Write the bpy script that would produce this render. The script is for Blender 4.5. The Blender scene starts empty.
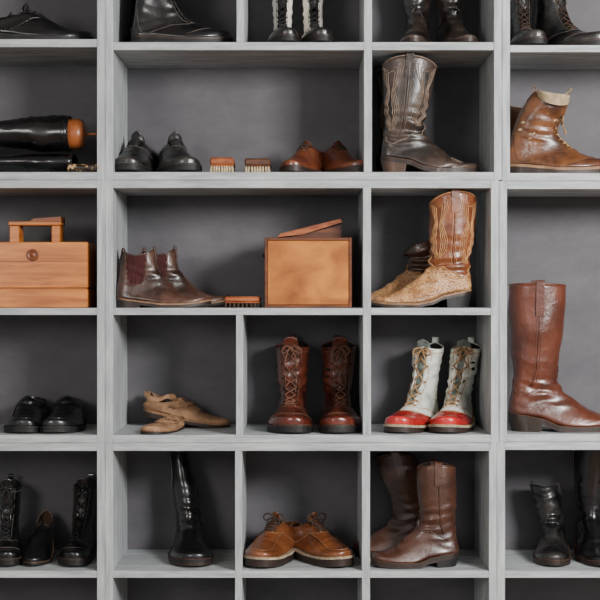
import bpy, math, random, bmesh, itertools
from mathutils import Vector, Matrix, noise
random.seed(4)
S=0.0027; D=126.0; CAM=1481.0; GP=838.0
pi=math.pi
def X(px,dep=0): return (px-300)*(1+dep/CAM)*S
def Z(py): return (GP-py)*S
scene=bpy.context.scene
# ---------------------------------------------------------------- materials
def lin(c):
    o=[]
    for v in c:
        v=v/255.0
        o.append(v/12.92 if v<=0.04045 else ((v+0.055)/1.055)**2.4)
    return (o[0],o[1],o[2],1)
def newmat(name):
    m=bpy.data.materials.new(name); m.use_nodes=True
    nt=m.node_tree; b=nt.nodes['Principled BSDF']
    return m,nt,b
def leather(name,c1,c2,rough=.42,sc=14,bump=.25,lo=.42,hi=.68,grain=420,spec=.5,coat=0):
    m,nt,b=newmat(name); N=nt.nodes; L=nt.links
    tc=N.new('ShaderNodeTexCoord')
    n=N.new('ShaderNodeTexNoise'); n.inputs['Scale'].default_value=sc; n.inputs['Detail'].default_value=7; n.inputs['Roughness'].default_value=.62
    L.new(tc.outputs['Object'],n.inputs['Vector'])
    r=N.new('ShaderNodeValToRGB'); r.color_ramp.elements[0].position=lo; r.color_ramp.elements[1].position=hi
    r.color_ramp.elements[0].color=lin(c1); r.color_ramp.elements[1].color=lin(c2)
    L.new(n.outputs['Fac'],r.inputs['Fac']); L.new(r.outputs['Color'],b.inputs['Base Color'])
    mr=N.new('ShaderNodeMapRange'); mr.inputs['To Min'].default_value=rough-.1; mr.inputs['To Max'].default_value=rough+.18
    L.new(n.outputs['Fac'],mr.inputs['Value']); L.new(mr.outputs['Result'],b.inputs['Roughness'])
    n2=N.new('ShaderNodeTexNoise'); n2.inputs['Scale'].default_value=grain; n2.inputs['Detail'].default_value=2
    n3=N.new('ShaderNodeTexNoise'); n3.inputs['Scale'].default_value=45; n3.inputs['Detail'].default_value=5; n3.inputs['Distortion'].default_value=.8
    L.new(tc.outputs['Object'],n2.inputs['Vector']); L.new(tc.outputs['Object'],n3.inputs['Vector'])
    ad=N.new('ShaderNodeMath'); ad.operation='MULTIPLY_ADD'; ad.inputs[1].default_value=.25
    L.new(n2.outputs['Fac'],ad.inputs[0]); L.new(n3.outputs['Fac'],ad.inputs[2])
    bp=N.new('ShaderNodeBump'); bp.inputs['Strength'].default_value=bump; bp.inputs['Distance'].default_value=.004
    L.new(ad.outputs[0],bp.inputs['Height']); L.new(bp.outputs['Normal'],b.inputs['Normal'])
    b.inputs['Specular IOR Level'].default_value=spec
    b.inputs['Coat Weight'].default_value=coat; b.inputs['Coat Roughness'].default_value=.16
    return m
def plain(name,c,rough=.6,metal=0,sc=60,var=.12):
    c2=tuple(max(0,v*(1-var*2)) for v in c)
    m=leather(name,c2,c,rough,sc,.12); m.node_tree.nodes['Principled BSDF'].inputs['Metallic'].default_value=metal
    return m
def snake(name,c1,c2,vs=170,a=.5,b_=.85,rough=.4):
    m,nt,b=newmat(name); N=nt.nodes; L=nt.links
    tc=N.new('ShaderNodeTexCoord'); v=N.new('ShaderNodeTexVoronoi'); v.inputs['Scale'].default_value=vs
    L.new(tc.outputs['Object'],v.inputs['Vector'])
    n=N.new('ShaderNodeTexNoise'); n.inputs['Scale'].default_value=30; n.inputs['Detail'].default_value=4
    L.new(tc.outputs['Object'],n.inputs['Vector'])
    ad=N.new('ShaderNodeMath'); ad.operation='MULTIPLY_ADD'; ad.inputs[1].default_value=.5
    L.new(v.outputs['Distance'],ad.inputs[0]); L.new(n.outputs['Fac'],ad.inputs[2])
    r=N.new('ShaderNodeValToRGB'); r.color_ramp.elements[0].position=a; r.color_ramp.elements[1].position=b_
    r.color_ramp.elements[0].color=lin(c1); r.color_ramp.elements[1].color=lin(c2)
    L.new(ad.outputs[0],r.inputs['Fac']); L.new(r.outputs['Color'],b.inputs['Base Color'])
    bp=N.new('ShaderNodeBump'); bp.inputs['Strength'].default_value=.4; bp.inputs['Distance'].default_value=.003; bp.invert=True
    L.new(v.outputs['Distance'],bp.inputs['Height']); L.new(bp.outputs['Normal'],b.inputs['Normal'])
    b.inputs['Roughness'].default_value=rough
    return m
def wood(name,c1,c2,stretch=(1.2,14,14),rough=.5,sc=6,coat=0):
    m,nt,b=newmat(name); N=nt.nodes; L=nt.links
    tc=N.new('ShaderNodeTexCoord'); mp=N.new('ShaderNodeMapping'); mp.inputs['Scale'].default_value=stretch
    L.new(tc.outputs['Object'],mp.inputs['Vector'])
    n=N.new('ShaderNodeTexNoise'); n.inputs['Scale'].default_value=sc; n.inputs['Detail'].default_value=8; n.inputs['Distortion'].default_value=.6
    L.new(mp.outputs['Vector'],n.inputs['Vector'])
    r=N.new('ShaderNodeValToRGB'); r.color_ramp.elements[0].position=.35; r.color_ramp.elements[1].position=.68
    r.color_ramp.elements[0].color=lin(c1); r.color_ramp.elements[1].color=lin(c2)
    L.new(n.outputs['Fac'],r.inputs['Fac']); L.new(r.outputs['Color'],b.inputs['Base Color'])
    bp=N.new('ShaderNodeBump'); bp.inputs['Strength'].default_value=.15; bp.inputs['Distance'].default_value=.002
    L.new(n.outputs['Fac'],bp.inputs['Height']); L.new(bp.outputs['Normal'],b.inputs['Normal'])
    b.inputs['Roughness'].default_value=rough; b.inputs['Coat Weight'].default_value=coat; b.inputs['Coat Roughness'].default_value=.25
    return m
# ---------------------------------------------------------------- mesh builder
class MB:
    def __init__(s): s.v=[]; s.f=[]; s.m=[]; s.sm=[]; s.mats=[]
    def mi(s,m):
        if m not in s.mats: s.mats.append(m)
        return s.mats.index(m)
    def add(s,vs,fs,mat,smooth=True):
        o=len(s.v); s.v+= [tuple(p) for p in vs]
        for k,f in enumerate(fs):
            s.f.append(tuple(i+o for i in f))
            mm=mat[k] if isinstance(mat,list) else mat
            s.m.append(s.mi(mm)); s.sm.append(smooth)
    def box(s,x0,x1,y0,y1,z0,z1,mat,bev=0):
        if bev<=0:
            vs=[(x,y,z) for x in(x0,x1) for y in(y0,y1) for z in(z0,z1)]
            s.add(vs,[(0,1,3,2),(4,6,7,5),(0,4,5,1),(2,3,7,6),(0,2,6,4),(1,5,7,3)],mat,False); return
        b=bev; vs=[];fs=[]; idx={}
        for sx,sy,sz in itertools.product((0,1),repeat=3):
            cx=(x0,x1)[sx]; cy=(y0,y1)[sy]; cz=(z0,z1)[sz]
            dx=b if sx==0 else -b; dy=b if sy==0 else -b; dz=b if sz==0 else -b
            idx[(sx,sy,sz,'x')]=len(vs); vs.append((cx,cy+dy,cz+dz))
            idx[(sx,sy,sz,'y')]=len(vs); vs.append((cx+dx,cy,cz+dz))
            idx[(sx,sy,sz,'z')]=len(vs); vs.append((cx+dx,cy+dy,cz))
            fs.append((len(vs)-3,len(vs)-2,len(vs)-1))
        for a in (0,1):
            fs.append(tuple(idx[(a,p,q,'x')] for p,q in((0,0),(1,0),(1,1),(0,1))))
            fs.append(tuple(idx[(p,a,q,'y')] for p,q in((0,0),(1,0),(1,1),(0,1))))
            fs.append(tuple(idx[(p,q,a,'z')] for p,q in((0,0),(1,0),(1,1),(0,1))))
        for p in (0,1):
            for q in (0,1):
                fs.append((idx[(0,p,q,'y')],idx[(1,p,q,'y')],idx[(1,p,q,'z')],idx[(0,p,q,'z')]))
                fs.append((idx[(p,0,q,'x')],idx[(p,1,q,'x')],idx[(p,1,q,'z')],idx[(p,0,q,'z')]))
                fs.append((idx[(p,q,0,'x')],idx[(p,q,1,'x')],idx[(p,q,1,'y')],idx[(p,q,0,'y')]))
        s.add(vs,fs,mat,False)
    def tube(s,pts,r,mat,n=6,rads=None,caps=True):
        pts=[Vector(p) for p in pts]; k=len(pts)
        if k<2: return
        up=None; vs=[];fs=[]
        for i in range(k):
            t=(pts[min(i+1,k-1)]-pts[max(i-1,0)])
            if t.length<1e-9: t=Vector((0,0,1))
            t.normalize()
            if up is None:
                up=Vector((0,0,1)) if abs(t.z)<.9 else Vector((1,0,0))
            a=(up-t*up.dot(t))
            if a.length<1e-6: a=Vector((1,0,0))-t*t.x
            a.normalize(); up=a; b=t.cross(a)
            rr=rads[i] if rads else r
            for j in range(n):
                an=2*pi*j/n
                vs.append(pts[i]+a*math.cos(an)*rr+b*math.sin(an)*rr)
        for i in range(k-1):
            for j in range(n):
                fs.append((i*n+j,i*n+(j+1)%n,(i+1)*n+(j+1)%n,(i+1)*n+j))
        if caps: fs.append(tuple(range(n))); fs.append(tuple((k-1)*n+j for j in range(n)))
        s.add(vs,fs,mat)
    def ribbon(s,pts,wdir,hw,th,mat):
        pts=[Vector(p) for p in pts]; w=Vector(wdir).normalized(); k=len(pts); vs=[];fs=[]
        for i in range(k):
            t=(pts[min(i+1,k-1)]-pts[max(i-1,0)]).normalized(); n=t.cross(w).normalized()
            for a,b in((-1,-1),(1,-1),(1,1),(-1,1)):
                vs.append(pts[i]+w*hw*a+n*th*.5*b)
        for i in range(k-1):
            for j in range(4): fs.append((i*4+j,i*4+(j+1)%4,(i+1)*4+(j+1)%4,(i+1)*4+j))
        fs.append((0,1,2,3)); fs.append(tuple((k-1)*4+j for j in range(4)))
        s.add(vs,fs,mat,False)
    def lathe(s,prof,c,axis,mat,n=24):
        ax=Vector(axis).normalized(); a=ax.orthogonal().normalized(); b=ax.cross(a); c=Vector(c); vs=[];fs=[]
        for r,h in prof:
            for j in range(n):
                an=2*pi*j/n; vs.append(c+ax*h+a*math.cos(an)*r+b*math.sin(an)*r)
        for i in range(len(prof)-1):
            for j in range(n): fs.append((i*n+j,i*n+(j+1)%n,(i+1)*n+(j+1)%n,(i+1)*n+j))
        fs.append(tuple(range(n))); fs.append(tuple((len(prof)-1)*n+j for j in range(n)))
        s.add(vs,fs,mat)
    def prism(s,poly,y0,y1,mat):
        n=len(poly); vs=[(x,y0,z) for x,z in poly]+[(x,y1,z) for x,z in poly]
        fs=[tuple(range(n)),tuple(range(n,2*n))]+[(i,(i+1)%n,(i+1)%n+n,i+n) for i in range(n)]
        s.add(vs,fs,mat,False)
    def obj(s,name,M=None,scale=1.0,parent=None):
        me=bpy.data.meshes.new(name)
        me.from_pydata([(p[0]*scale,p[1]*scale,p[2]*scale) for p in s.v],[],s.f)
        for m in s.mats: me.materials.append(m)
        me.polygons.foreach_set('material_index',s.m); me.polygons.foreach_set('use_smooth',s.sm)
        me.validate(); me.update()
        bm=bmesh.new(); bm.from_mesh(me); bmesh.ops.recalc_face_normals(bm,faces=bm.faces); bm.to_mesh(me); bm.free()
        o=bpy.data.objects.new(name,me); scene.collection.objects.link(o)
        if M is not None: o.matrix_world=M
        if parent: o.parent=parent
        return o
# ---------------------------------------------------------------- room
wallm=plain('wall_paint',(170,168,165),.8,sc=3,var=.04)
floorm=wood('floor_wood',(95,72,55),(145,115,88),(1,12,1),.45)
ceilm=plain('ceiling_paint',(215,213,210),.9,sc=3,var=.03)
def room(name,x0,x1,y0,y1,z0,z1,m):
    b=MB(); b.box(x0,x1,y0,y1,z0,z1,m); b.obj(name)
room('floor',-3.6,3.6,-6.2,.6,-.1,0,floorm)
room('ceiling',-3.6,3.6,-6.2,.6,2.75,2.85,ceilm)
room('wall_back',-3.6,3.6,D*S+.012,D*S+.112,0,2.75,wallm)
room('wall_left',-3.6,-3.5,-6.2,D*S+.012,0,2.75,wallm)
room('wall_right',3.5,3.6,-6.2,D*S+.012,0,2.75,wallm)
# ---------------------------------------------------------------- shelving
def shelfmat(name,cs,st,rough=.62):
    m,nt,b=newmat(name); N=nt.nodes; L=nt.links
    tc=N.new('ShaderNodeTexCoord'); mp=N.new('ShaderNodeMapping'); mp.inputs['Scale'].default_value=st
    L.new(tc.outputs['Object'],mp.inputs['Vector'])
    n=N.new('ShaderNodeTexNoise'); n.inputs['Scale'].default_value=5; n.inputs['Detail'].default_value=9; n.inputs['Roughness'].default_value=.7
    L.new(mp.outputs['Vector'],n.inputs['Vector'])
    r=N.new('ShaderNodeValToRGB'); e=r.color_ramp.elements
    e[0].position=.3; e[0].color=lin(cs[0]); e[1].position=.7; e[1].color=lin(cs[2])
    q=e.new(.5); q.color=lin(cs[1])
    L.new(n.outputs['Fac'],r.inputs['Fac']); L.new(r.outputs['Color'],b.inputs['Base Color'])
    bp=N.new('ShaderNodeBump'); bp.inputs['Strength'].default_value=.2; bp.inputs['Distance'].default_value=.002
    L.new(n.outputs['Fac'],bp.inputs['Height']); L.new(bp.outputs['Normal'],b.inputs['Normal'])
    b.inputs['Roughness'].default_value=rough
    return m
G=((124,129,131),(160,165,167),(192,196,197))
pv=shelfmat('grey_wash_vertical',G,(14,6,1.2))
ph=shelfmat('grey_wash_horizontal',G,(1.2,6,14))
pb=shelfmat('charcoal_back_panel',((72,70,74),(81,79,83),(91,89,92)),(1.2,1,2))
def unit(x0,x1,py0,py1,shelves,divs,t=8):
    E=bpy.data.objects.new('shelving_unit',None); scene.collection.objects.link(E)
    def bx(nm,a,c,y0,y1,p,q,m,bev=.0009):
        b=MB(); b.box(X(a),X(c),y0*S,y1*S,Z(q),Z(p),m,bev); b.obj(nm,None,1,E)
    g=.15
    bx('side_panel_left',x0+g,x0+t,0,D,py0,py1,pv); bx('side_panel_right',x1-t,x1-g,0,D,py0,py1,pv)
    bx('top_panel',x0+t,x1-t,.3,D,py0+g,py0+t,ph); bx('bottom_panel',x0+t,x1-t,.3,D,py1-t,py1-g,ph)
    for i,(s0,s1,a,c) in enumerate(shelves): bx('shelf_%d'%(i+1),a,c,.6,D-2.6,s0,s1,ph)
    for i,(a,c,p,q) in enumerate(divs): bx('divider_%d'%(i+1),a,c,.5,D-2.6,p,q,pv)
    bx('back_panel',x0+t,x1-t,D-2.5,D-.2,py0+t,py1-t,pb,0)
TOP=-85
unit(105,502,TOP,180,[(42,50,113,364),(42,50,372,494)],[(364,372,TOP+8,172),(236.5,244,TOP+8,42)])
unit(105,499,180,443,[(308,315,113,363),(308,315,371,491)],[(363,371,188,435),(236,243,315,435)])
unit(105,497,443,GP,[(571,578,113,235),(571,578,242,362),(571,578,370,489),(700,707,113,235),(700,707,242,362),(700,707,370,489)],[(235,242,451,830),(362,370,451,830)])
unit(-150,105,TOP,180,[(39,47,-142,97)],[])
unit(-150,105,180,443,[(308,315,-142,97)],[])
unit(-150,105,443,GP,[(571,578,-142,97),(700,707,-142,97)],[])
unit(502,760,TOP,181,[(45,52,510,752)],[])
unit(499,760,181,442,[],[])
unit(497,760,442,GP,[(571,578,505,752),(700,707,505,752)],[])
# ---------------------------------------------------------------- shoes
def catmull(R,t):
    n=len(R); i=min(int(t),n-2); u=t-i
    p0=R[max(i-1,0)];p1=R[i];p2=R[i+1];p3=R[min(i+2,n-1)]
    out=[]
    for a,b,c,d in zip(p0,p1,p2,p3):
        out.append(.5*((2*b)+(-a+c)*u+(2*a-5*b+4*c-d)*u*u+(-a+3*b-3*c+d)*u**3))
    return out
class Surf:
    def __init__(s,rings,tip,spring=2,we=1.0,tiph=.35,asym=0,lean=(0,0),top=None,tw=1.0,amp=.6,seed=0,wr=0,wz=45,wh=14,cr=0,disp=None,wk=1.0):
        s.R=[tuple(r[:4])+(r[4]*wk,r[5]) for r in rings]; s.n=len(s.R)-1; s.tip=tip; s.spring=spring; s.we=we; s.tiph=tiph; s.asym=asym; s.lean=lean
        s.top=top; s.tw=tw; s.amp=amp; s.seed=seed; s.wr=wr; s.wz=wz; s.wh=wh; s.cr=cr; s.disp=disp; s.L=tip
        s.H=max(r[1] for r in s.R)
    def ring(s,t):
        if t<=s.n: return catmull(s.R,t)
        ph=min((t-s.n),1)*pi/2; r=s.R[-1]; sn=math.sin(ph); cs=max(math.cos(ph),0)
        x0,z0,x1,z1,w,f=r
        pz=z0+s.spring*sn*sn
        hh=(z1-z0)*(s.tiph+(1-s.tiph)*cs**.8)
        return [x0+(s.tip-x0)*sn,pz,x1+(s.tip-x1)*sn,pz+hh,w*cs**s.we,f]
    def yo(s,x): 
        u=max(0,x/s.L-.42); return s.asym*u*u*s.L*.22
    def raw(s,t,th,off=0):
        px,pz,qx,qz,w,f=s.ring(t)
        c=math.cos(th); sn=math.sin(th)
        n=(2+3*f) if c<0 else (2+.35*f)
        e=2/n
        cc=math.copysign(abs(c)**e,c); ss=math.copysign(abs(sn)**e,sn)
        Cx=(px+qx)/2; Cz=(pz+qz)/2; Ax=(qx-px)/2; Az=(qz-pz)/2
        x=Cx+Ax*cc; z=Cz+Az*cc; y=w*ss*(1-.2*f*cc)
        p=Vector((x,y,z)); C=Vector((Cx,0,Cz)); d=(p-C)
        if d.length>1e-6: d.normalize()
        o=off
        o+=s.amp*noise.noise(p*.045+Vector((s.seed*7.3,s.seed,0)))*(1 if t<s.n else max(0,1-(t-s.n)*1.3))*min(1,1.2-f*.7)
        if s.wr and c> -0.99:
            g=math.exp(-((z-s.wz)/s.wh)**2)
            o+=s.wr*g*math.sin(z*.62+x*.10+3.2*noise.noise(p*.05+Vector((s.seed,3,1))))*(.5+.9*noise.noise(p*.06+Vector((9,s.seed,1))))
        if s.cr and c>0 and t<=s.n:
            g=math.exp(-((x-.7*s.L)/(.08*s.L))**2)
            o-=s.cr*g*c*(.5+.5*math.sin(x*.95+abs(y)*.12+noise.noise(p*.08)*2))
        if s.disp: o+=s.disp(t,th)
        p=p+d*o
        if s.top and t<s.tw: p.z+=s.top(th)*(1-t/s.tw)
        p.y+=s.yo(p.x)
        hz=max(0,(p.z-30))/max(1,(s.H-30))
        p.x+=s.lean[0]*hz**1.2; p.y+=s.lean[1]*hz**1.2
        return p
    def pt(s,t,th,off=0):
        p=s.raw(t,th)
        if off==0: return p
        a=s.raw(t+.03,th)-s.raw(max(t-.03,0),th); b=s.raw(t,th+.04)-s.raw(t,th-.04)
        n=a.cross(b)
        if n.length<1e-9: return p
        n.normalize(); r=s.ring(t); C=Vector(((r[0]+r[2])/2,0,(r[1]+r[3])/2))
        if n.dot(p-C)<0: n=-n
        return p+n*off
def line(b,sf,pts,r,mat,off=.3,n=5,close=False,sub=3):
    q=[]
    for i in range(len(pts)-1):
        for k in range(sub):
            u=k/sub; q.append((pts[i][0]*(1-u)+pts[i+1][0]*u,pts[i][1]*(1-u)+pts[i+1][1]*u))
    q.append(pts[-1])
    b.tube([sf.pt(t,th,off) for t,th in q],r,mat,n)
def skin(b,sf,mat,matfn=None,lining=None,t_in=3,wall=1.4,M=40,sub=5,toe=9,t_start=0):
    ts=[t_start+(sf.n-t_start)*i/((sf.n)*sub) for i in range(sf.n*sub)]+[sf.n+i/toe for i in range(toe+1)]
    vs=[];fs=[];ms=[]
    for t in ts:
        for j in range(M):
            vs.append(sf.raw(t,-pi+2*pi*j/M))
    for i in range(len(ts)-1):
        for j in range(M):
            fs.append((i*M+j,i*M+(j+1)%M,(i+1)*M+(j+1)%M,(i+1)*M+j))
            m=mat
            if matfn:
                q=matfn((ts[i]+ts[i+1])/2,-pi+2*pi*(j+.5)/M)
                if q: m=q
            ms.append(m)
    tl=[t_in*i/8 for i in range(9)]; o=len(vs)
    for t in tl:
        for j in range(M): vs.append(sf.raw(t,-pi+2*pi*j/M,-wall))
    lm=lining or mat
    for j in range(M):
        fs.append((j,(j+1)%M,o+(j+1)%M,o+j)); ms.append(mat)
    for i in range(8):
        for j in range(M):
            fs.append((o+i*M+j,o+i*M+(j+1)%M,o+(i+1)*M+(j+1)%M,o+(i+1)*M+j)); ms.append(lm)
    fs.append(tuple(o+8*M+j for j in range(M))); ms.append(lm)
    b.add(vs,fs,ms)
def contour(sf,m,x0=None,x1=None,hw=None,hx=None,n=46):
    R=[r for r in sf.R if r[5]>=.75]
    if hw is None: hw=R[0][4]*1.02
    if hx is None: hx=hw*1.1
    xs=[(hx,hw)]+[(r[0],r[4]*1.1) for r in R if r[0]>hx+3]
    xl=R[-1][0]; L=sf.tip
    bx=min(r[0] for r in sf.R if r[5]>=.4)
    def half(x):
        if x<=hx:
            u=max(-1,(x-hx)/(hx-bx+m)); return (hw+m)*max(0,1-u*u)**.5
        if x<=xl:
            for i in range(len(xs)-1):
                if x<=xs[i+1][0]:
                    u=(x-xs[i][0])/(xs[i+1][0]-xs[i][0]); u=u*u*(3-2*u); return xs[i][1]*(1-u)+xs[i+1][1]*u+m
            return xs[-1][1]+m
        sn=min(1,(x-xl)/(L+m-xl)); return (xs[-1][1]+m)*max(0,math.sqrt(max(0,1-sn*sn)))**sf.we
    a=bx-m; e=L+m
    return [(x,half(x)) for x in [a+(e-a)*(.5-.5*math.cos(pi*i/n)) for i in range(n+1)]]
def zs(sf,x):
    P=[(r[0],r[1]) for r in sf.R if r[5]>=.6]
    if x<=P[0][0]: return P[0][1]
    for i in range(len(P)-1):
        if x<=P[i+1][0]:
            u=(x-P[i][0])/max(1e-6,(P[i+1][0]-P[i][0])); u=u*u*(3-2*u)*.6+u*.4; return P[i][1]*(1-u)+P[i+1][1]*u
    u=min(1,(x-P[-1][0])/(sf.tip-P[-1][0])); return P[-1][1]+sf.spring*u*u
def slab(b,sf,c,ztop,zbot,mat):
    vs=[];n=len(c)
    for x,h in c:
        yo=sf.yo(x); h=max(h,.02)
        vs+= [(x,h+yo,ztop(x)),(x,-h+yo,ztop(x)),(x,-h+yo,zbot(x)),(x,h+yo,zbot(x))]
    fs=[]
    for i in range(n-1):
        for j in range(4): fs.append((i*4+j,i*4+(j+1)%4,(i+1)*4+(j+1)%4,(i+1)*4+j))
    fs.append((0,1,2,3)); fs.append(tuple((n-1)*4+j for j in range(4)))
    b.add(vs,fs,mat,False)
def sole(b,sf,layers,heelmat,hl=30,taper=0,heel=True,stitch=None):
    z=0
    for th,m,mat in layers:
        c=contour(sf,m)
        slab(b,sf,c,lambda x,z=z:zs(sf,x)+.5-z,lambda x,z=z,th=th:zs(sf,x)+.5-z-th,mat); z+=th
    tot=z
    if stitch:
        c=contour(sf,layers[0][1]*.55); pp=[(x,h+sf.yo(x),zs(sf,x)+.7) for x,h in c]; b.tube(pp,.35,stitch,4)
        b.tube([(x,-h+sf.yo(x),zs(sf,x)+.7) for x,h in c],.35,stitch,4)
    if heel:
        c=[(x,h) for x,h in contour(sf,layers[-1][1],n=70) if x<=hl]
        c.append((hl+.01,c[-1][1]))
        K=4
        for k in range(K):
            u0=k/K;u1=(k+1)/K
            def cc(u): 
                return [(x+(taper*u if x<hl*.6 else -taper*u*.3),h*(1-.012*taper*u)) for x,h in c]
            c0=cc(u0);c1=cc(u1); n=len(c); vs=[]
            for (x,h),(x2,h2),(xo,_) in zip(c0,c1,c):
                zt=zs(sf,xo)+.5-tot; a=zt*(1-u0); bb=zt*(1-u1); yo=sf.yo(x)
                vs+=[(x,max(h,.02)+yo,a),(x,-max(h,.02)+yo,a),(x2,-max(h2,.02)+yo,bb),(x2,max(h2,.02)+yo,bb)]
            fs=[]
            for i in range(n-1):
                for j in range(4): fs.append((i*4+j,i*4+(j+1)%4,(i+1)*4+(j+1)%4,(i+1)*4+j))
            fs.append((0,1,2,3)); fs.append(tuple((n-1)*4+j for j in range(4)))
            b.add(vs,fs,heelmat,False)
def smooth(P,k):
    P=[tuple(p) for p in P]; out=[]
    for i in range(len(P)-1):
        for j in range(k): out.append(Vector(catmull(P,i+j/k)))
    out.append(Vector(P[-1])); return out
def laces(b,sf,t0,t1,n,a0,a1,r,mat,eye=None,bow=True,off=.9,ends=16,bars=False):
    T=[t0+(t1-t0)*k/(n-1) for k in range(n)]; A=[a0+(a1-a0)*k/(n-1) for k in range(n)]
    for k in range(n):
        for sg in(-1,1):
            if eye:
                p=sf.pt(T[k],sg*A[k]*1.05,.2); q=sf.pt(T[k],sg*A[k]*1.05,1.0)
                b.lathe([(r*1.5,0),(r*1.5,.5),(r*.9,.7)],p,q-p,eye,8)
        if k<n-1:
            jt=random.uniform(-.08,.08)
            for sg in(-1,1):
                pts=[]
                for i in range(7):
                    u=i/6; pts.append(sf.pt(T[k]*(1-u)+T[k+1]*u+jt*math.sin(pi*u),sg*(A[k]*(1-u)-A[k+1]*u),off*(.5+.9*math.sin(pi*u))+(.4*r if sg>0 else 0)))
                b.tube(pts,r,mat,6)
    for k in ([n-1]+(list(range(n)) if bars else [])):
        b.tube([sf.pt(T[k],A[k]*(1-2*i/6),off) for i in range(7)],r,mat,6)
    if bow:
        c=sf.pt(t0,0,r*2.5); nn=(sf.pt(t0,0,1)-sf.pt(t0,0,0)).normalized()
        b.tube([sf.pt(t0,A[0]*(1-2*i/6),off) for i in range(7)],r,mat,6)
        b.tube([c+Vector((0,-1.6,0)),c+nn*.8,c+Vector((0,1.6,0))],r*1.7,mat,7)
        for sg in(-1,1):
            w=random.uniform(.85,1.2)
            L=[c,c+nn*2+Vector((0,sg*4*w,2.5)),c+nn*3.5+Vector((0,sg*8*w,1)),c+nn*3.5+Vector((0,sg*10*w,-2.5)),c+nn*3+Vector((0,sg*8*w,-5)),c+nn*2.5+Vector((0,sg*4*w,-2.5)),c+nn*.5]
            b.tube(smooth(L,4),r,mat,6)
            q=[c,c+nn*3+Vector((0,sg*2.5,-3)),c+nn*4.5+Vector((sg*.5,sg*5*w,-ends*.55)),c+nn*5+Vector((2,sg*6*w,-ends*w))]
            b.tube(smooth(q,4),r*.9,mat,6)
def tongue(b,sf,h,mat,a=.55,fwd=2,t=.15,inset=2.2):
    rows=7;cols=9;vs=[];fs=[]
    for side in(0,1):
        for i in range(rows):
            u=i/(rows-1)
            for j in range(cols):
                th=a*(-1+2*j/(cols-1))*(1-.15*u*u)
                base=sf.raw(max(t,.02),th,-inset-side*1.2)
                zz=h*u*(1-.3*(abs(th)/a)**3*u)
                vs.append(base+Vector((fwd*u*u*1.0,0,zz)))
    def I(s_,i,j): return s_*rows*cols+i*cols+j
    for s_ in(0,1):
        for i in range(rows-1):
            for j in range(cols-1): fs.append((I(s_,i,j),I(s_,i,j+1),I(s_,i+1,j+1),I(s_,i+1,j)))
    for j in range(cols-1): fs.append((I(0,rows-1,j),I(0,rows-1,j+1),I(1,rows-1,j+1),I(1,rows-1,j)))
    for i in range(rows-1):
        for j in(0,cols-1): fs.append((I(0,i,j),I(0,i+1,j),I(1,i+1,j),I(1,i,j)))
    b.add(vs,fs,mat)
def put(b,name,sf,px,shelf,dep,yaw,sc=1.0,pivot=None,rx=0,ry=0,lift=0):
    k=S*sc*(1+dep/CAM); pv_=(sf.L*.5 if pivot is None else pivot)
    b.v=[(x-pv_,y,z) for x,y,z in b.v]
    M=Matrix.Translation((X(px,dep),dep*S,Z(shelf)+.0004+lift*S))@Matrix.Rotation(math.radians(yaw),4,'Z')@Matrix.Rotation(math.radians(ry),4,'Y')@Matrix.Rotation(math.radians(rx),4,'X')
    o=b.obj(name,M,k)
    mz=min((M@v.co).z for v in o.data.vertices)
    o.location.z+= Z(shelf)+.0003+lift*S-mz
    return o
# profiles ----------------------------------------------------------
COW=[(4,113,58,111,17,0),(4,92,55,93,17,0),(4,68,50,70,16,0),(6,50,45,54,14,.05),(5,37,45,45,12,.2),(3,26,50,36,12,.45),(3,17,55,31,12,.75),(14,15,60,27,12.5,.9),(30,12.5,66,22,13.5,1),(44,6.5,72,17,16,1),(57,4,79,13.5,16.5,1),(68,4,86,11,13.5,1)]
LBT=[(8,98,46,96,15,0),(6,74,45,74,14.5,0),(5,50,45,54,13,.1),(3,32,51,42,12.5,.35),(1,20,57,34,12.5,.6),(2,11,62,29,13,.8),(16,10,68,26,14,1),(34,9,75,23,15.5,1),(52,7,82,21,18,1),(66,7,89,19,18,1)]
MBT=[(4,88,50,84,17,0),(5,68,48,68,15.5,0),(5,48,46,52,14,.1)]+LBT[3:]
SBT=[(8,80,46,77,15,0),(6,62,45,62,14.5,0),(5,46,45,50,13,.1)]+LBT[3:]
OXF=[(5,33,44,40,13,.35),(2,23,50,37,14,.5),(2,11,56,33,14.5,.8),(16,9,63,30,15,1),(34,7,71,25,16.5,1),(54,6,80,20,19,1),(68,6,87,17,18.5,1)]
LOW=[(5,27,40,33,10.5,.35),(2,19,48,31,12.5,.5),(2,9,55,28,13.5,.8),(16,8,62,25,14.5,1),(34,6,70,21,15.5,1),(54,5,79,17,18,1),(68,5,86,14,17.5,1)]
LOF=[(5,31,46,36,15,.35),(2,21,51,34,15.5,.5),(2,11,57,31,15.5,.8),(16,9,64,28,16,1),(34,7,72,24,17,1),(54,6,80,20,18.5,1),(70,6,88,17,18.5,1)]
CHE=[(6,56,40,58,13.5,0),(4,45,42,47,13,.05),(3,34,45,39,12.5,.25),(1,22,51,31,12.5,.5),(2,10,56,26,13,.8),(16,8,62,21,13.5,1),(34,6,68,17,14.5,1),(50,4,75,14,16.5,1),(64,4,83,12,16,1)]
BIG=[(1,147,59,146,20,0),(2,115,57,115,20,0),(3,82,53,84,18,0),(6,60,50,64,15,.05),(5,44,49,54,13,.2),(2,30,52,46,13,.45),(2,18,58,38,13,.75),(15,16,65,33,14,.9),(32,13,74,27,15,1),(50,6,84,21,17.5,1),(66,5,94,17,17.5,1)]
C=.4
black=leather('black_leather',(5,5,7),(20,20,23),.26,12,.25,coat=.5)
blackworn=leather('black_worn_leather',(9,9,11),(50,47,45),.32,16,.4,coat=.3)
darkbrown=leather('dark_brown_leather',(26,20,17),(78,62,53),.34,11,.4,.42,.74,coat=.15)
maroon=leather('maroon_leather',(40,14,10),(116,58,40),.26,13,.45,.38,.75,coat=C)
maroontoe=leather('maroon_toe_leather',(54,18,12),(116,50,34),.2,10,.2,.4,.8,coat=C)
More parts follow.
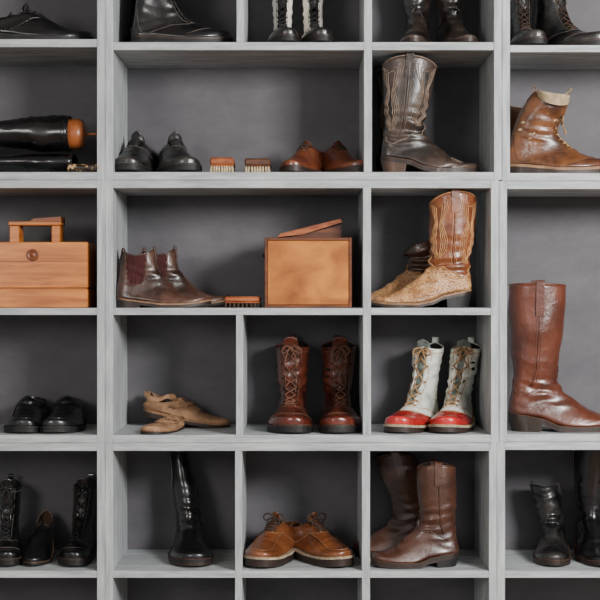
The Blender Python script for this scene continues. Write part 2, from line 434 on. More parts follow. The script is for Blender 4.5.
chestnut=leather('chestnut_leather',(60,25,15),(108,56,37),.3,9,.4,.35,.75,coat=C)
walnut=leather('walnut_leather',(46,24,16),(90,54,38),.34,12,.35,.35,.75,coat=.3)
tanl=leather('tan_leather',(74,36,17),(130,76,42),.28,12,.35,.35,.75,coat=C)
russet=leather('russet_leather',(70,31,18),(122,66,40),.3,14,.3,.35,.75,coat=C)
dusty=leather('dusty_brown_leather',(40,23,18),(108,76,62),.3,15,.45,.42,.78,coat=.25)
tanshaft=leather('tan_shaft_leather',(86,42,20),(146,84,46),.34,12,.5,.35,.72,coat=.25)
snakem=snake('snake_skin',(204,158,108),(126,82,48),230,.5,.95,.32)
whitel=leather('white_leather',(150,156,148),(226,226,216),.4,14,.5,.35,.6)
redl=leather('red_leather',(110,8,12),(196,40,38),.22,12,.3,.35,.75,coat=C)
sage=leather('sage_grey_leather',(72,82,76),(146,152,144),.5,12,.4)
camel=leather('camel_suede',(112,80,54),(174,136,102),.7,14,.5)
cream=plain('cream_canvas',(190,168,130),.8)
wht=leather('spectator_white_leather',(214,208,196),(246,242,232),.35,12,.12)
blkrub=plain('black_rubber',(16,16,17),.6)
brnsole=plain('brown_sole_edge',(46,30,22),.5)
stack=plain('stacked_heel_leather',(86,62,46),.5,sc=20)
tansole=plain('tan_sole_edge',(150,112,80),.6)
pale=plain('pale_crepe_sole',(176,158,134),.7)
darkin=plain('dark_lining',(20,17,15),.9)
brownin=plain('brown_lining',(80,54,38),.85)
lacek=plain('black_lace',(14,13,13),.7)
laceb=plain('brown_lace',(62,38,26),.75)
lacem=plain('rust_lace',(108,66,46),.75)
lacet=plain('tan_lace',(168,132,90),.75)
brass=plain('brass_eyelet',(150,118,66),.35,1)
steel=plain('dark_eyelet',(50,48,46),.35,1)
elastic=plain('maroon_elastic',(70,20,20),.85,sc=200)
stk=plain('pale_stitching',(196,140,90),.7)
stkd=plain('moc_stitching',(150,106,66),.7)
stb=plain('brown_stitching',(104,68,44),.7)
stg=plain('grey_stitching',(96,88,82),.6)
stw=plain('warm_grey_stitching',(128,108,92),.6)
# builders ---------------------------------------------------------
def cowboy(name,mat,foot,sm,px,shelf,dep,yaw,sc=1,rings=COW,tip=98,solem=brnsole,heelm=blkrub,inner=brownin,scallop=9,we=1.35,lean=(0,0),seed=1,wr=1.6,straps=True,stitch=True,tint=3,seam=False,hl=27,sr=.5,asym=.5,**kw):
    sf=Surf(rings,tip,spring=2.5,we=we,tiph=.3,amp=1.3,seed=seed,wr=wr,wz=48,wh=22,cr=.8,asym=asym,lean=lean,
            top=lambda th:scallop*(abs(math.sin(th))**1.3)-scallop*.5,tw=1.6,**kw)
    b=MB()
    def vb(th): 
        a=abs(th)
        if a<1.25: return 4.3-1.0*math.exp(-(a/.42)**2)+.9*math.sin(min(a,1.25)/1.25*pi)*.35
        return 4.3+.6*(1-abs((a-1.9)/.7)) if abs(a-1.9)<.7 else (4.3-.9*max(0,(a-2.5)/.64))
    skin(b,sf,mat,lambda t,th: foot if t>vb(th) else mat,inner,tint,M=56,sub=6)
    line(b,sf,[(vb(a),a) for a in [(-pi+.02)+(2*pi-.04)*i/60 for i in range(61)]],.6,sm if stitch else foot,.25,sub=1)
    if stitch or seam:
        for sg in(-1,1):
            line(b,sf,[(.02,sg*1.57),(1,sg*1.57),(2,sg*1.57),(3,sg*1.6),(4.2,sg*1.7)],.8,mat,.4)
            for dd in(-.09,.09): line(b,sf,[(.02,sg*1.57+dd),(1,sg*1.57+dd),(2,sg*1.57+dd),(3,sg*1.6+dd),(4.2,sg*1.7+dd)],.3,sm,.2)
    if stitch:
        for sg in(-1,1):
            for q,(dc) in enumerate((.82,2.32)):
                for m in range(4):
                    w=.56-m*.13
                    pts=[]
                    for s_ in(-1,1):
                        for i in range(41):
                            u=i/40 if s_<0 else 1-i/40
                            t=.3+m*.12+u*(3.3-m*.24)
                            ww=w*(.35+.65*abs(math.cos(u*pi*1.5)))*(1-.3*u)
                            pts.append((t,sg*(dc+s_*ww)))
                    pts.append(pts[0])
                    line(b,sf,pts,sr,sm,.3,5,sub=1)
        n=sf.n
        for m in range(3):
            line(b,sf,[(n-.2-m*.45,-.95),(n-1.1-m*.4,-.5),(n-.4-m*.45,0),(n-1.1-m*.4,.5),(n-.2-m*.45,.95)],.4,sm,.2,4)
    if straps:
        for sg in(-1,1):
            p=sf.raw(1.0,sg*1.57,.8); q=sf.raw(.02,sg*1.57,.9); r=sf.raw(.02,sg*1.57,-2.2); s2=sf.raw(.9,sg*1.57,-2)
            b.ribbon(smooth([p,q,q+Vector((0,0,2)),(q+r)*.5+Vector((0,0,3.4)),r+Vector((0,0,2)),r,s2],4),(1,0,0),4,.9,mat)
    b.tube([sf.raw(0,-pi+2*pi*i/56,-.6) for i in range(57)],.9,sm if stitch else mat,5)
    tot=min(r[1] for r in sf.R if r[5]>.9)+.4
    sole(b,sf,[(tot*.45,1.6,solem),(tot*.55,1.2,brnsole)],heelm,hl=hl,taper=3.2,stitch=stb)
    return put(b,name,sf,px,shelf,dep,yaw,sc)
def laceboot(name,mat,px,shelf,dep,yaw,sc=1,rings=LBT,tip=106,toe=None,lm=laceb,eye=brass,welt=brnsole,outs=blkrub,inner=darkin,wk=1,lean=(0,0),asym=1,seed=1,stm=None,n=8,toecap=True,side=None,bow=True,tng=10,t0=.15,wr=1.0,counter=None,collar=None,ry=0,rx=0,spr=3,capt=.9,lr=.75,tfwd=2,ta=.55,tg=None,flap=False,sda=.45):
    n_=len(rings)-1
    sf=Surf(rings,tip,spring=spr,we=.85,tiph=.42,amp=1.3,seed=seed,wr=wr,wz=52,wh=24,cr=.9,asym=asym,lean=lean,wk=wk,
        top=lambda th:-4*abs(math.sin(th))+2,
        disp=lambda t,th:(-1.3 if (abs(th)<.34-.02*t and t<5.6) else 0)+(.45 if toecap and t>n_-capt+.35*math.cos(th) else 0))
    b=MB(); tm=toe or mat
    def mf(t,th):
        a=abs(th)
        if toecap and t>n_-capt+.35*math.cos(th): return tm
        if t<5.6 and a<.34-.02*t: return tg or collar or mat
        if side and t<n_ and sda<a<2.7: return side
        if counter and a>2.3 and t>2.2 : return counter
        if collar and t<.35: return collar
        return mat
    skin(b,sf,mat,mf,inner,3.2,M=48,sub=5)
    st=stm or stb
    for sg in(-1,1):
        line(b,sf,[(.05,sg*.68),(2,sg*.66),(4,sg*.64),(5.4,sg*.6),(6.0,sg*.25),(6.05,0)],.35,st,.1,4)
        line(b,sf,[(.05,sg*.4),(2,sg*.38),(4,sg*.34),(5.6,sg*.28)],.6,mat,.2,5)
        line(b,sf,[(2.2,sg*3.1),(2.5,sg*2.5),(4,sg*2.1),(5.4,sg*1.9),(6.8,sg*2.0)],.4,st,.15,4)
        line(b,sf,[(6.0,sg*.3),(6.1,sg*.8),(5.3,sg*1.3),(5.6,sg*1.9)],.4,st,.15,4)
    line(b,sf,[(.35,-3.1+6.2*i/30) for i in range(3,28)],.35,st,.15,4,sub=1)
    if toecap:
        line(b,sf,[(n_-capt+.35*math.cos(a),a) for a in [-1.7+3.4*i/20 for i in range(21)]],.4,st,.35,5,sub=1)
    b.tube([sf.raw(0,-pi+2*pi*i/48,-.7) for i in range(49)],.9,collar or mat,5)
    tongue(b,sf,tng,tg or collar or mat,ta,tfwd)
    laces(b,sf,t0,5.5,n,.5,.42,lr,lm,eye,bow)
    if flap:
        # collar folded outwards, showing the lining
        for k_,(mm,o_) in enumerate(((mat,0),(cream,.8))):
            rows=8; cols=15; vs=[];fs=[]
            for i in range(rows):
                u=i/(rows-1)
                for j in range(cols):
                    v=j/(cols-1); th=-.35-2.2*v
                    p=sf.raw(0,th,0); q=sf.raw(0,th,1)-p
                    r_=9*math.sin(pi*v)**.6
                    p=p+q*(math.sin(u*pi*.75)*r_*.55+o_*1.0)+Vector((0,0,(math.sin(u*pi*.95)*4-u*u*r_*1.1)))+Vector((0,0,o_*.3))
                    vs.append(p)
            for i in range(rows-1):
                for j in range(cols-1): fs.append((i*cols+j,i*cols+j+1,(i+1)*cols+j+1,(i+1)*cols+j))
            b.add(vs,fs,mm)
    p=sf.raw(.6,pi,.5); q=sf.raw(0,pi,.8); r=sf.raw(0,pi,-1.8)
    b.ribbon(smooth([p,q,q+Vector((-.5,0,5)),r+Vector((0,0,5)),r],4),(0,1,0),3,.8,mat)
    tot=min(r_[1] for r_ in sf.R if r_[5]>.9)+.5
    sole(b,sf,[(tot*.3,2.6,welt),(tot*.7,2.0,outs)],outs,hl=34,stitch=st)
    return put(b,name,sf,px,shelf,dep,yaw,sc,ry=ry,rx=rx)
def lowshoe(name,mat,px,shelf,dep,yaw,sc=1,rings=LOW,tip=104,kind='derby',lm=lacek,welt=blkrub,outs=blkrub,inner=darkin,wk=1,asym=1,seed=1,stm=None,toe=None,we=.9,tng=7,bow=True,heel=True,n=5,dip=6,ta=.5,wh=.4):
    n_=len(rings)-1
    sf=Surf(rings,tip,spring=3,we=we,tiph=.4,amp=.8,seed=seed,cr=.8,asym=asym,wk=wk,top=lambda th:-dip*abs(math.sin(th))**1.2,tw=1.3)
    b=MB(); st=stm or mat
    def mf(t,th):
        if toe and t>n_-.5+.4*math.cos(th): return toe
        return mat
    skin(b,sf,mat,mf,inner,2.2,M=48,sub=7)
    b.tube([sf.raw(0,-pi+2*pi*i/48,-.6) for i in range(49)],1.0,mat,5)
    if kind in('derby','moc'):
        tongue(b,sf,tng,mat,ta,1.5)
        laces(b,sf,.15,2.3,n,.62,.42,.75,lm,steel if kind=='derby' else brass,bow,ends=9)
        for sg in(-1,1):
            line(b,sf,[(.05,sg*.42),(1.2,sg*.36),(2.5,sg*.26)],.6,mat,.2,5)
            line(b,sf,[(2.6,0),(2.6,sg*.5),(2.2,sg*.95),(2.6,sg*1.4),(3.2,sg*1.9)],.4,st,.2,4)
    if kind in('moc','loafer'):
        q=[(2.4,-.95),(3.4,-.85),(4.6,-.75),(n_,-.72),(n_+.35,-.6),(n_+.5,-.3),(n_+.55,0),(n_+.5,.3),(n_+.35,.6),(n_,.72),(4.6,.75),(3.4,.85),(2.4,.95)]
        line(b,sf,q,.85,mat,.3,6)
        if kind=='moc':
            for i in range(34):
                u=i/33*(len(q)-1); k=min(int(u),len(q)-2); f=u-k
                t=q[k][0]*(1-f)+q[k+1][0]*f; th=q[k][1]*(1-f)+q[k+1][1]*f
                b.tube([sf.pt(t-.06,th*.88,.4),sf.pt(t,th,1.1),sf.pt(t+.06,th*1.1,.4)],.3,st,4)
    if kind=='loafer':
        for dt in(0,.25,.5):
            b.tube([sf.pt(2.1+dt,-1.35+2.7*i/16,.5) for i in range(17)],.8,mat,6)
    tot=min(r_[1] for r_ in sf.R if r_[5]>.9)+.5
    sole(b,sf,[(tot*wh,2.0,welt),(tot*(1-wh),1.5,outs)],outs,hl=30,stitch=st if kind!='loafer' else None,heel=heel)
    return put(b,name,sf,px,shelf,dep,yaw,sc)
def chelsea(name,mat,px,shelf,dep,yaw,sc=1,seed=1,welt=tansole):
    def pan(t,th):
        a=abs(th); u=min(1,max(0,t/3.2)); return t<3.2 and abs(a-1.62)<.66*(1-u)**.6+.05
    sf=Surf(CHE,98,spring=4,we=1.0,tiph=.35,amp=1.6,seed=seed,wr=1.1,wz=32,wh=14,cr=1.4,asym=.6,top=lambda th:2.5*math.cos(2*th),
        disp=lambda t,th:-.5 if pan(t,th) else 0)
    b=MB(); skin(b,sf,mat,lambda t,th: elastic if pan(t,th) else mat,darkin,2.6,M=64,sub=7)
    for sg in(-1,1):
        for s2 in(-1,1):
            line(b,sf,[(3.2*i/12,sg*(1.62+s2*(.68*(1-i/12)**.6+.06))) for i in range(13)],.4,stb,.2,4,sub=1)
        line(b,sf,[(3.25,sg*1.62),(4,sg*1.75),(4.9,sg*1.9)],.4,stb,.2,4)
        for q in range(-5,6):
            a=1.62+q*.11; tm=3.2*(1-(min(1,abs(q*.11)/.66))**1.66)*.95
            if tm>.3: line(b,sf,[(.05+tm*i/5,sg*a) for i in range(6)],.3,elastic,.2,4,sub=1)
    for th0 in(0,pi):
        p=sf.raw(.7,th0,.6); q=sf.raw(0,th0,.9); r=sf.raw(0,th0,-1.8); s2=sf.raw(.6,th0,-1.8)
        b.ribbon(smooth([p,q,q+Vector((0,0,2)),(q+r)*.5+Vector((0,0,4)),r+Vector((0,0,2)),r,s2],4),(0,1,0),3.2,.9,mat)
    b.tube([sf.raw(0,-pi+2*pi*i/48,-.6) for i in range(49)],.8,mat,5)
    sole(b,sf,[(1.6,1.8,welt),(2.9,1.4,brnsole)],brnsole,hl=27,stitch=stb)
    return put(b,name,sf,px,shelf,dep,yaw,sc)
# ================= ROW 1 =================
lowshoe('black_dress_shoe',black,38,39,36,4,1.03,seed=2,n=4)
lowshoe('black_dress_shoe',black,22,39,92,2,1.0,seed=3,n=4)
laceboot('black_lace_up_boot',black,181,42,34,-3,.93,lm=lacek,eye=steel,seed=4,stm=stg,n=7)
laceboot('black_lace_up_boot',black,176,42,92,2,.93,lm=lacek,eye=steel,seed=5,stm=stg,n=7)
spk=dict(sc=.86,toe=black,side=wht,lm=lacek,eye=steel,wk=.86,stm=lacek,bow=False,rings=LBT,sda=.5,capt=.1)
laceboot('spectator_boot',black,282,42,56,-91,seed=6,**spk)
laceboot('spectator_boot',black,314,42,56,-89,seed=7,**spk)
BOOTB=dict(scallop=3,stitch=False,tip=100,we=1.0,asym=0)
esp=leather('espresso_leather',(18,14,13),(66,54,48),.3,12,.3,coat=C)
cowboy('dark_brown_pull_on_boot',esp,esp,stg,416,42,58,-98,.9,seed=8,**BOOTB)
cowboy('dark_brown_pull_on_boot',esp,esp,stg,457,42,58,-80,.9,seed=9,**BOOTB)
laceboot('black_work_boot',blackworn,524,45,58,-92,.9,lm=laceb,eye=brass,seed=10,stm=stg,wk=.9)
laceboot('black_work_boot',blackworn,568,45,60,-60,.9,lm=laceb,eye=brass,seed=11,stm=stg,wk=.95)
# ================= ROW 2 =================
treew=wood('boot_tree_wood',(110,56,26),(155,88,46),(4,4,1),.35)
def riding(px,dep,py_base,zsq,tree,seed,sc=.95,hw=19):
    R=[(1,120,50,120,hw,0),(2,95,50,95,hw,0),(3,70,48,70,16,0),(5,50,44,54,13,.05),(4,36,45,44,12,.2),(2,25,50,36,12,.45),(2,15,55,31,12,.75),(14,13,60,27,12.5,.9),(30,10,66,23,13.5,1),(46,5,72,19,16,1),(62,4,80,15,16,1)]
    sf=Surf(R,92,spring=3,we=1,tiph=.35,amp=2.5,seed=seed,wr=1.2,wz=70,wh=40)
    b=MB(); skin(b,sf,black,None,darkin,2.5)
    b.tube([sf.raw(0,-pi+2*pi*i/48,-.6) for i in range(49)],1.1,black,5)
    b.tube([sf.raw(.3,-pi+2*pi*i/48,.3) for i in range(49)],.5,black,5)
    sole(b,sf,[(2,1.5,brnsole),(2.4,1.2,blkrub)],blkrub,hl=26)
    if tree:
        b.lathe([(13,100),(15,112),(16,121),(16,129),(14,134),(9,136),(2,136.5),(1.3,139),(1.2,150),(3.2,151),(3.4,156),(2,158)],(25,0,0),(0,0,1),treew)
    k=S*sc*(1+dep/CAM)
    b.v=[(x-25,y,z-120) for x,y,z in b.v]
    M=Matrix.Diagonal((1,1,zsq,1))@Matrix.Rotation(math.radians(90),4,'Y')@Matrix.Rotation(math.radians(90),4,'Z')
    o=b.obj('black_riding_boot',None,k)
    for v in o.data.vertices: v.co=M@v.co
    mz=min(v.co.z for v in o.data.vertices)
    for v in o.data.vertices: v.co.z-=mz
    o.location=(X(px,dep),dep*S,Z(py_base)+.0005)
riding(74,35,172,.58,False,12,hw=18)
riding(70,35,149.5,1.0,True,13)
leop=snake('leopard_print',(196,160,112),(30,20,14),120,.5,.75)
b=MB(); b.tube(smooth([(-16,0,4),(-8,0,4.4),(0,0,4.2),(8,0,4),(15,0,3.6)],4),4,leop,12); b.lathe([(4.3,0),(4.3,1.5),(2,2.5)],(14,0,3.7),(1,0,-.05),cream,12)
b.v=[(x,y,max(z,0.0)) for x,y,z in b.v]
b.obj('leopard_print_shoe_horn',Matrix.Translation((X(84,4),4*S,Z(172)+.0005)),S)
ox=dict(rings=OXF,stm=stg,n=5,tng=9,bow=False,ta=.8,lm=lacek,dip=8)
lowshoe('black_oxford_shoe',blackworn,134,172,60,-101,.96,seed=14,**ox)
lowshoe('black_oxford_shoe',blackworn,176,172,60,-80,.96,seed=15,**ox)
def brush(px,shelf,dep,body,bris,w=24,h=15,d=50,yaw=0,name='shoe_brush'):
    b=MB(); hw=w/2; bt=h*.5
    b.box(-hw,hw,-d/2,d/2,bt,h,body,1.4)
    b.box(-hw+.4,hw-.4,-d/2+.4,d/2-.4,bt-1,bt,body,.3)
    nx=9; ny=14
    for i in range(nx):
        for j in range(ny):
            x=-hw+1.6+(w-3.2)*i/(nx-1); y=-d/2+1.6+(d-3.2)*j/(ny-1)
            dx=random.uniform(-.5,.5); dy=random.uniform(-.5,.5)
            b.tube([(x,y,bt-.5),(x*1.04+dx,y*1.03+dy,0)],1.0,bris,5,rads=[1.0,1.3])
    b.v=[(x,y,max(z,0)) for x,y,z in b.v]
    return b.obj(name,Matrix.Translation((X(px,dep),dep*S,Z(shelf)+.0004))@Matrix.Rotation(math.radians(yaw),4,'Z'),S*(1+dep/CAM))
brw=wood('brush_wood',(116,56,28),(168,96,54),(3,10,10),.38)
brw2=wood('brush_dark_wood',(58,34,22),(104,62,40),(3,10,10),.4)
brc=plain('cream_bristles',(214,192,154),.8); brk=plain('dark_bristles',(70,48,34),.8)
brush(223,172,34,brw,brc,23,15)
brush(258,172,34,brw2,brc,25,14)
rk=dict(rings=OXF,kind='derby',lm=laceb,welt=brnsole,outs=brnsole,stm=stb,n=3,bow=False,wk=.9,inner=brownin,ta=.7,tng=5)
lowshoe('russet_slip_on_shoe',russet,303,172,60,-116,.83,seed=16,**rk)
lowshoe('russet_slip_on_shoe',russet,341,172,60,-70,.83,seed=17,**rk)
cowboy('dark_cowboy_boot',darkbrown,darkbrown,stw,428,172,30,-3,1.0,seed=18,inner=darkin,wr=2.0,heelm=stack)
cowboy('dark_cowboy_boot',darkbrown,darkbrown,stw,422,172,92,-3,.97,seed=19,inner=darkin,wr=2.0,heelm=stack)
OPENB=[(28,84,64,78,21,0),(16,70,62,68,19,0),(8,50,52,54,15,.1),(4,34,52,43,13,.35),(1,22,58,36,12.5,.6),(2,13,63,31,13,.8),(16,12,69,28,14,1),(34,10,76,24,15.5,1),(52,8,84,21,18,1),(66,8,90,19,18,1)]
bb=leather('tawny_work_leather',(58,30,16),(130,82,48),.3,14,.45,.36,.72,coat=.25)
bbt=leather('tawny_toe_leather',(54,28,16),(100,58,34),.26,14,.3,.36,.72,coat=C)
laceboot('tawny_work_boot',bb,558,175,36,-6,1.0,rings=OPENB,tip=104,toe=bbt,lm=lacet,eye=brass,inner=cream,seed=20,stm=stb,n=7,tng=10,bow=True,t0=1.8,welt=tansole,outs=brnsole,wr=2.2,tg=cream,tfwd=6,ta=.8,flap=True)
laceboot('tawny_work_boot',bb,556,175,96,-4,.93,rings=SBT,tip=104,toe=bbt,lm=lacet,eye=brass,inner=cream,seed=21,stm=stb,n=7,welt=tansole,outs=brnsole,lean=(-6,0),bow=False)
# ================= ROW 3 =================
honey=wood('honey_wood',(150,80,26),(196,120,48),(1.0,10,10),.38,coat=.1)
honeyd=wood('honey_wood_dark',(90,44,16),(132,72,30),(1.0,10,10),.4)
frame=wood('amber_frame_wood',(70,34,14),(108,58,26),(1.0,10,10),.38,coat=.2)
b=MB()
b.box(-92,66,-45,45,0,19,honey,.8); b.box(-92,66,-45,45,20,66,honey,.8); b.box(-91,65,-44,44,18.5,20.5,honeyd)
b.box(-91,65.3,-45.2,44.6,46,46.5,honeyd)
b.lathe([(6,0),(6,1.2),(4.5,1.6),(4.2,1.0),(2,1.0),(1.6,1.8),(.4,2)],(11,-44.9,53),(0,-1,0),honeyd,24)
b.box(-19,-9,-12,12,66,84,honey,.8); b.box(24,33,-12,12,66,84,honey,.8)
b.box(-20,34,-14,14,84,88,honey,.8)
b.prism([(2,88),(34,88),(34,93),(6,91)],-14,14,honeyd)
b.obj('wooden_shoe_care_box',Matrix.Translation((X(30,50),50*S,Z(308)+.0004)),S*1.0)
chelsea('brown_chelsea_boot',dusty,163,308,28,-4,.95,22)
chelsea('brown_chelsea_boot',dusty,184,308,82,-3,.95,23)
brush(243,308,30,brw,brk,36,11,24)
amberm=wood('amber_wood_panel',(126,66,20),(196,122,46),(2,3,3),.3,4,coat=.3)  # amber-stained wood front, tone varied by noise grain
b=MB(); w=43.5
b.box(-w,w,-40,40,0,70,frame,.8)
b.box(-w+3,w-3,-41,-39.5,3,67,amberm,.5)
for a in((-w,-w+3,0,70),(w-3,w,0,70),(-w+3,w-3,0,3),(-w+3,w-3,67,70)): b.box(a[0],a[1],-42,-40,a[2],a[3],frame,.5)
b.prism([(-29,70),(34,70),(34,84),(-6,74)],-9,9,frame)
b.prism([(-31,71.5),(-28,75),(33,90),(35,86.5),(-6,74)],-14,14,brw)
b.lathe([(2,0),(2,2),(1,3)],(-w+.5,-30,52),(-1,0,0),steel,10)
b.obj('shoeshine_box',Matrix.Translation((X(308,52),52*S,Z(308)+.0004)),S*1.01)
TAN=[(-5,113,42,108,17,0),(-5,92,42,93,17,0),(-3,70,42,72,16,0),(1,52,41,56,14,.05),(2,38,42,46,12,.2),(1,27,45,38,12,.45),(2,18,50,33,12,.75),(12,15.5,56,29,12.5,.9),(28,12.5,63,24,13.5,1),(43,6.5,70,19,16,1),(57,4,78,15,16.5,1),(70,4,87,12,13.5,1)]
cowboy('tan_cowboy_boot',tanshaft,snakem,stk,422,308,30,183,1.0,rings=TAN,tip=99,seed=24,wr=2.4,solem=tansole,heelm=blkrub,inner=brownin)
SL=[(8,68,48,58,16,0),(2,58,46,55,16,0),(2,50,42,50,13,.05),(3,42,43,46,12,.1),(3,33,45,41,12,.2),(1,24,48,36,12,.45),(2,15,54,31,12,.75),(14,13,60,27,12.5,.9),(30,10,66,23,13.5,1),(46,5,72,19,16,1),(60,4,79,16,16.5,1),(70,4,84,13,14.5,1)]
cowboy('tan_cowboy_boot',walnut,snakem,stk,406,308,90,180,.95,rings=SL,tip=90,seed=25,wr=3,solem=tansole,heelm=blkrub,inner=darkin,stitch=False,straps=False)
cowboy('chestnut_riding_boot',chestnut,chestnut,stb,564,434.5,34,-2,1.0,rings=BIG,tip=112,seed=26,wr=1.8,scallop=1.5,inner=brownin,we=.95,stitch=False,heelm=brnsole,seam=True,hl=32)
# ================= ROW 4 =================
lowshoe('black_loafer',black,27,436,60,-93,.94,rings=LOF,seed=27,kind='loafer',wk=.97,we=.75,dip=6)
lowshoe('black_loafer',black,66,436,60,-87,.94,rings=LOF,seed=28,kind='loafer',wk=.97,asym=-1,we=.75,dip=6)
def sandal(px,shelf,dep,yaw,sc,seed,tip=96,ry=0,lift=0,hk=1):
    R=[(4,22*hk,30,20*hk,13,.3),(2,14*hk,38,20*hk,13,.5),(2,7,46,19*hk,13.5,.8),(16,6.5,54,17*hk,14,1),(34,6,62,15*hk,15,1),(52,5,70,13,17,1),(66,5,80,11,16,1)]
    sf=Surf(R,tip,spring=2,we=.9,tiph=.5,amp=1.6,seed=seed,cr=1.5,top=lambda th:-7*hk*abs(math.sin(th)),tw=1.5,wr=1,wz=14,wh=12)
    b=MB(); skin(b,sf,camel,None,brownin,2.4,M=44,sub=5)
    for dt in(0,.35): b.tube([sf.pt(2.6+dt,-1.5+3*i/16,1.0) for i in range(17)],1.4,camel,6)
    c=sf.pt(.3,0,2)
    b.lathe([(1,-4),(4,-2.5),(4.6,0),(4,2.5),(1,4)],c+Vector((-2,0,2)),(0,1,.2),camel,12)
    for sg in(-1,1):
        b.ribbon(smooth([c,c+Vector((-6,sg*8,3)),c+Vector((-14,sg*11,-2)),c+Vector((-24,sg*12,-1)),c+Vector((-32,sg*6,2))],4),(0,.3,1),2.4,1,camel)
        b.ribbon(smooth([c,c+Vector((6,sg*5,2)),c+Vector((12,sg*9,-1)),c+Vector((17,sg*11,-5))],4),(1,0,.4),2.2,1,camel)
    sole(b,sf,[(2.0,1.6,tansole),(3.3,1.6,brnsole)],brnsole,hl=26,stitch=stk)
    return put(b,'camel_leather_sandal',sf,px,shelf,dep,yaw,sc,ry=ry,lift=lift)
sandal(185,436,92,-8,.92,29,ry=9,hk=1.2,lift=.3)
sandal(163,436,40,-106,.8,30,hk=.75)
mk=dict(rings=MBT,toe=maroontoe,lm=lacem,eye=steel,n=7,inner=darkin,outs=blkrub,wk=1.08,lr=.85,wr=2.0,tng=11,tfwd=4)
laceboot('maroon_lace_up_boot',maroon,290,436,60,-95,.98,seed=31,asym=1,**mk)
laceboot('maroon_lace_up_boot',maroon,341,436,60,-86,.98,seed=32,asym=-1,**mk)
WB=[(12,88,52,84,16,0),(9,70,49,70,15,0)]+LBT[2:]
rk=dict(rings=WB,toe=redl,side=None,lm=lacet,eye=brass,inner=darkin,outs=brnsole,welt=pale,n=6,collar=None,tg=sage,counter=redl,stm=stk,wr=2.4,capt=1.9,lr=.9,tng=10,tfwd=3,ta=.6,wk=1.0)
laceboot('red_toed_white_boot',whitel,413,436,60,-114,.96,seed=33,asym=0,lean=(-4,9),**rk)
laceboot('red_toed_white_boot',whitel,453,436,60,-106,.96,seed=34,asym=0,lean=(-4,11),**rk)
# ================= ROW 5 =================
laceboot('black_ankle_boot',black,6,571,62,-86,.84,rings=MBT,lm=lacek,eye=steel,seed=35,stm=stg,wk=.9,tng=12)
def pump(px,shelf,dep,yaw,sc):
    R=[(4,50,34,40,9,.3),(1,42,46,36,10,.5),(3,32,54,32,10.5,.8),(14,31,60,29,11,1),(32,24,68,24,12,1),(52,10,78,16,14.5,1),(66,4,86,11,14,1)]
    sf=Surf(R,98,spring=2,we=1.2,tiph=.3,amp=.4,seed=36,top=lambda th:-9*abs(math.sin(th)),tw=1.6)
    b=MB(); skin(b,sf,black,None,brownin,2.2,M=44,sub=5)
    b.tube([sf.raw(0,-pi+2*pi*i/48,-.5) for i in range(49)],.7,stw,5)
    b.ribbon(smooth([sf.pt(.1,-.3,.5),sf.pt(.1,0,3),sf.pt(.1,.3,.5)],5),(.4,0,1),2.5,1,black)
    sole(b,sf,[(1.6,.8,stack),(2.2,.6,blkrub)],blkrub,hl=20,taper=3)
    return put(b,'black_heeled_pump',sf,px,shelf,dep,yaw,sc)
pump(39.5,571,62,-90,.88)
laceboot('black_ankle_boot',black,77,571,62,-95,.84,rings=MBT,lm=lacek,eye=steel,seed=37,stm=stg,wk=.9,tng=12,lean=(-8,4))
TALL=[(2,112,32,112,9,0),(3,92,36,92,9.5,0),(4,70,42,72,12,0),(5,50,44,54,12.5,.1),(4,36,47,44,12,.25),(2,24,53,35,12.5,.5),(2,12,58,30,14,.8),(15,10,64,26,15,1),(33,8,72,22,16,1),(52,6,80,18,19,1),(66,6,87,16,18.5,1)]
cowboy('black_rubber_boot',black,black,stg,190,571,64,-84,.98,rings=TALL,tip=100,seed=38,scallop=1,inner=darkin,we=.85,stitch=False,straps=False,solem=blkrub,heelm=blkrub,lean=(0,-12),wr=1.8,seam=True)
LOW2=[(5,32,42,40,11.5,.3),(2,23,50,36,13,.5),(2,12,57,32,14,.8),(16,11,64,28,15,1),(34,10,72,25,16.5,1),(54,9,80,21,19,1),(68,9,87,18,18.5,1)]
moc=dict(rings=LOW2,kind='moc',lm=laceb,welt=pale,outs=brnsole,stm=stkd,inner=brownin,n=5,tng=9,tip=106,wh=.24)
lowshoe('tan_moc_toe_shoe',tanl,271,571,60,-112,.98,seed=39,**moc)
lowshoe('tan_moc_toe_shoe',tanl,321,571,60,-56,.98,seed=40,asym=-1,**moc)
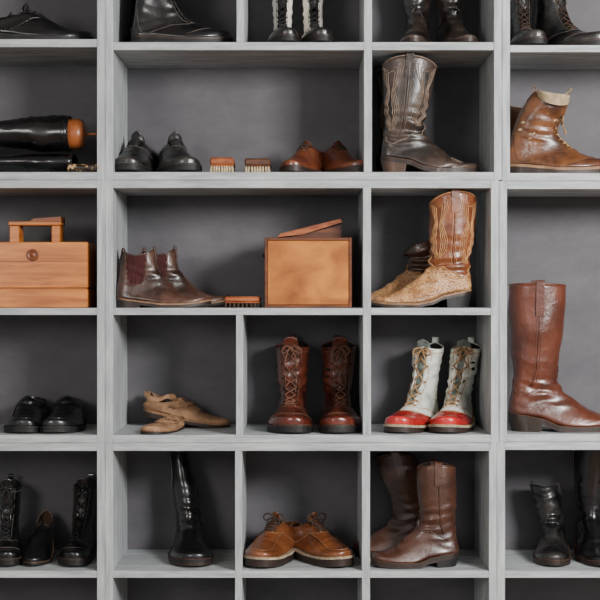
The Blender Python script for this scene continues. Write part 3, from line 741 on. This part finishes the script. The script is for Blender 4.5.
SH=[(4,104,46,104,16,0),(4,84,46,84,16,0),(4,64,44,66,15,0),(5,48,43,52,13.5,.1),(4,35,46,43,12.5,.25),(2,24,51,36,12.5,.5),(2,15,56,31,13,.8),(15,13,61,27,14,1),(32,10,68,22,15,1),(46,5,75,18,17,1),(58,5,81,15,17,1)]
PL=dict(rings=SH,scallop=5,inner=darkin,we=.95,stitch=False,wr=1.8,seam=True)
cowboy('brown_pull_on_boot',walnut,walnut,stb,416,571,30,184,.95,tip=93,seed=41,**PL)
cowboy('brown_pull_on_boot',walnut,walnut,stb,396,571,90,180,.96,tip=88,seed=42,lean=(20,0),**PL)
SH2=[(2,74,44,78,15,0),(2,66,44,68,15,0),(3,56,44,60,14,0),(4,46,43,52,13.5,.1)]+SH[4:]
cowboy('black_slouch_boot',blackworn,blackworn,stg,552,571,62,-102,.92,rings=SH2,tip=96,seed=43,scallop=3,inner=darkin,we=.95,stitch=False,wr=3,lean=(0,-8))
cowboy('black_tall_boot',black,black,stg,594,571,64,-92,1.0,rings=COW,tip=98,seed=44,scallop=4,inner=darkin,we=.95,stitch=False,wr=2.0)
# ---------------------------------------------------------------- light + camera
def area(name,loc,tgt,size,en,col):
    l=bpy.data.lights.new(name,'AREA'); l.shape='RECTANGLE'; l.size=size[0]; l.size_y=size[1]; l.energy=en; l.color=col
    o=bpy.data.objects.new(name,l); scene.collection.objects.link(o); o.location=loc
    o.rotation_euler=(Vector(tgt)-Vector(loc)).to_track_quat('-Z','Y').to_euler(); return o
area('window_daylight',(2.1,-2.9,2.5),(0,.1,1.3),(.9,1.0),285,(1,.985,.965))
area('room_fill_lamp',(-2.2,-4.0,2.2),(0,.1,1.4),(1.0,1.0),55,(1,.95,.9))
w=bpy.data.worlds.new('world'); scene.world=w; w.use_nodes=True
w.node_tree.nodes['Background'].inputs[0].default_value=(.9,.95,1,1); w.node_tree.nodes['Background'].inputs[1].default_value=.75
cam=bpy.data.cameras.new('camera'); co=bpy.data.objects.new('camera',cam); scene.collection.objects.link(co)
co.location=(0,-CAM*S,Z(290)); co.rotation_euler=(pi/2,0,0); cam.sensor_width=36; cam.lens=36*CAM/600; cam.shift_y=-10/600
scene.camera=co
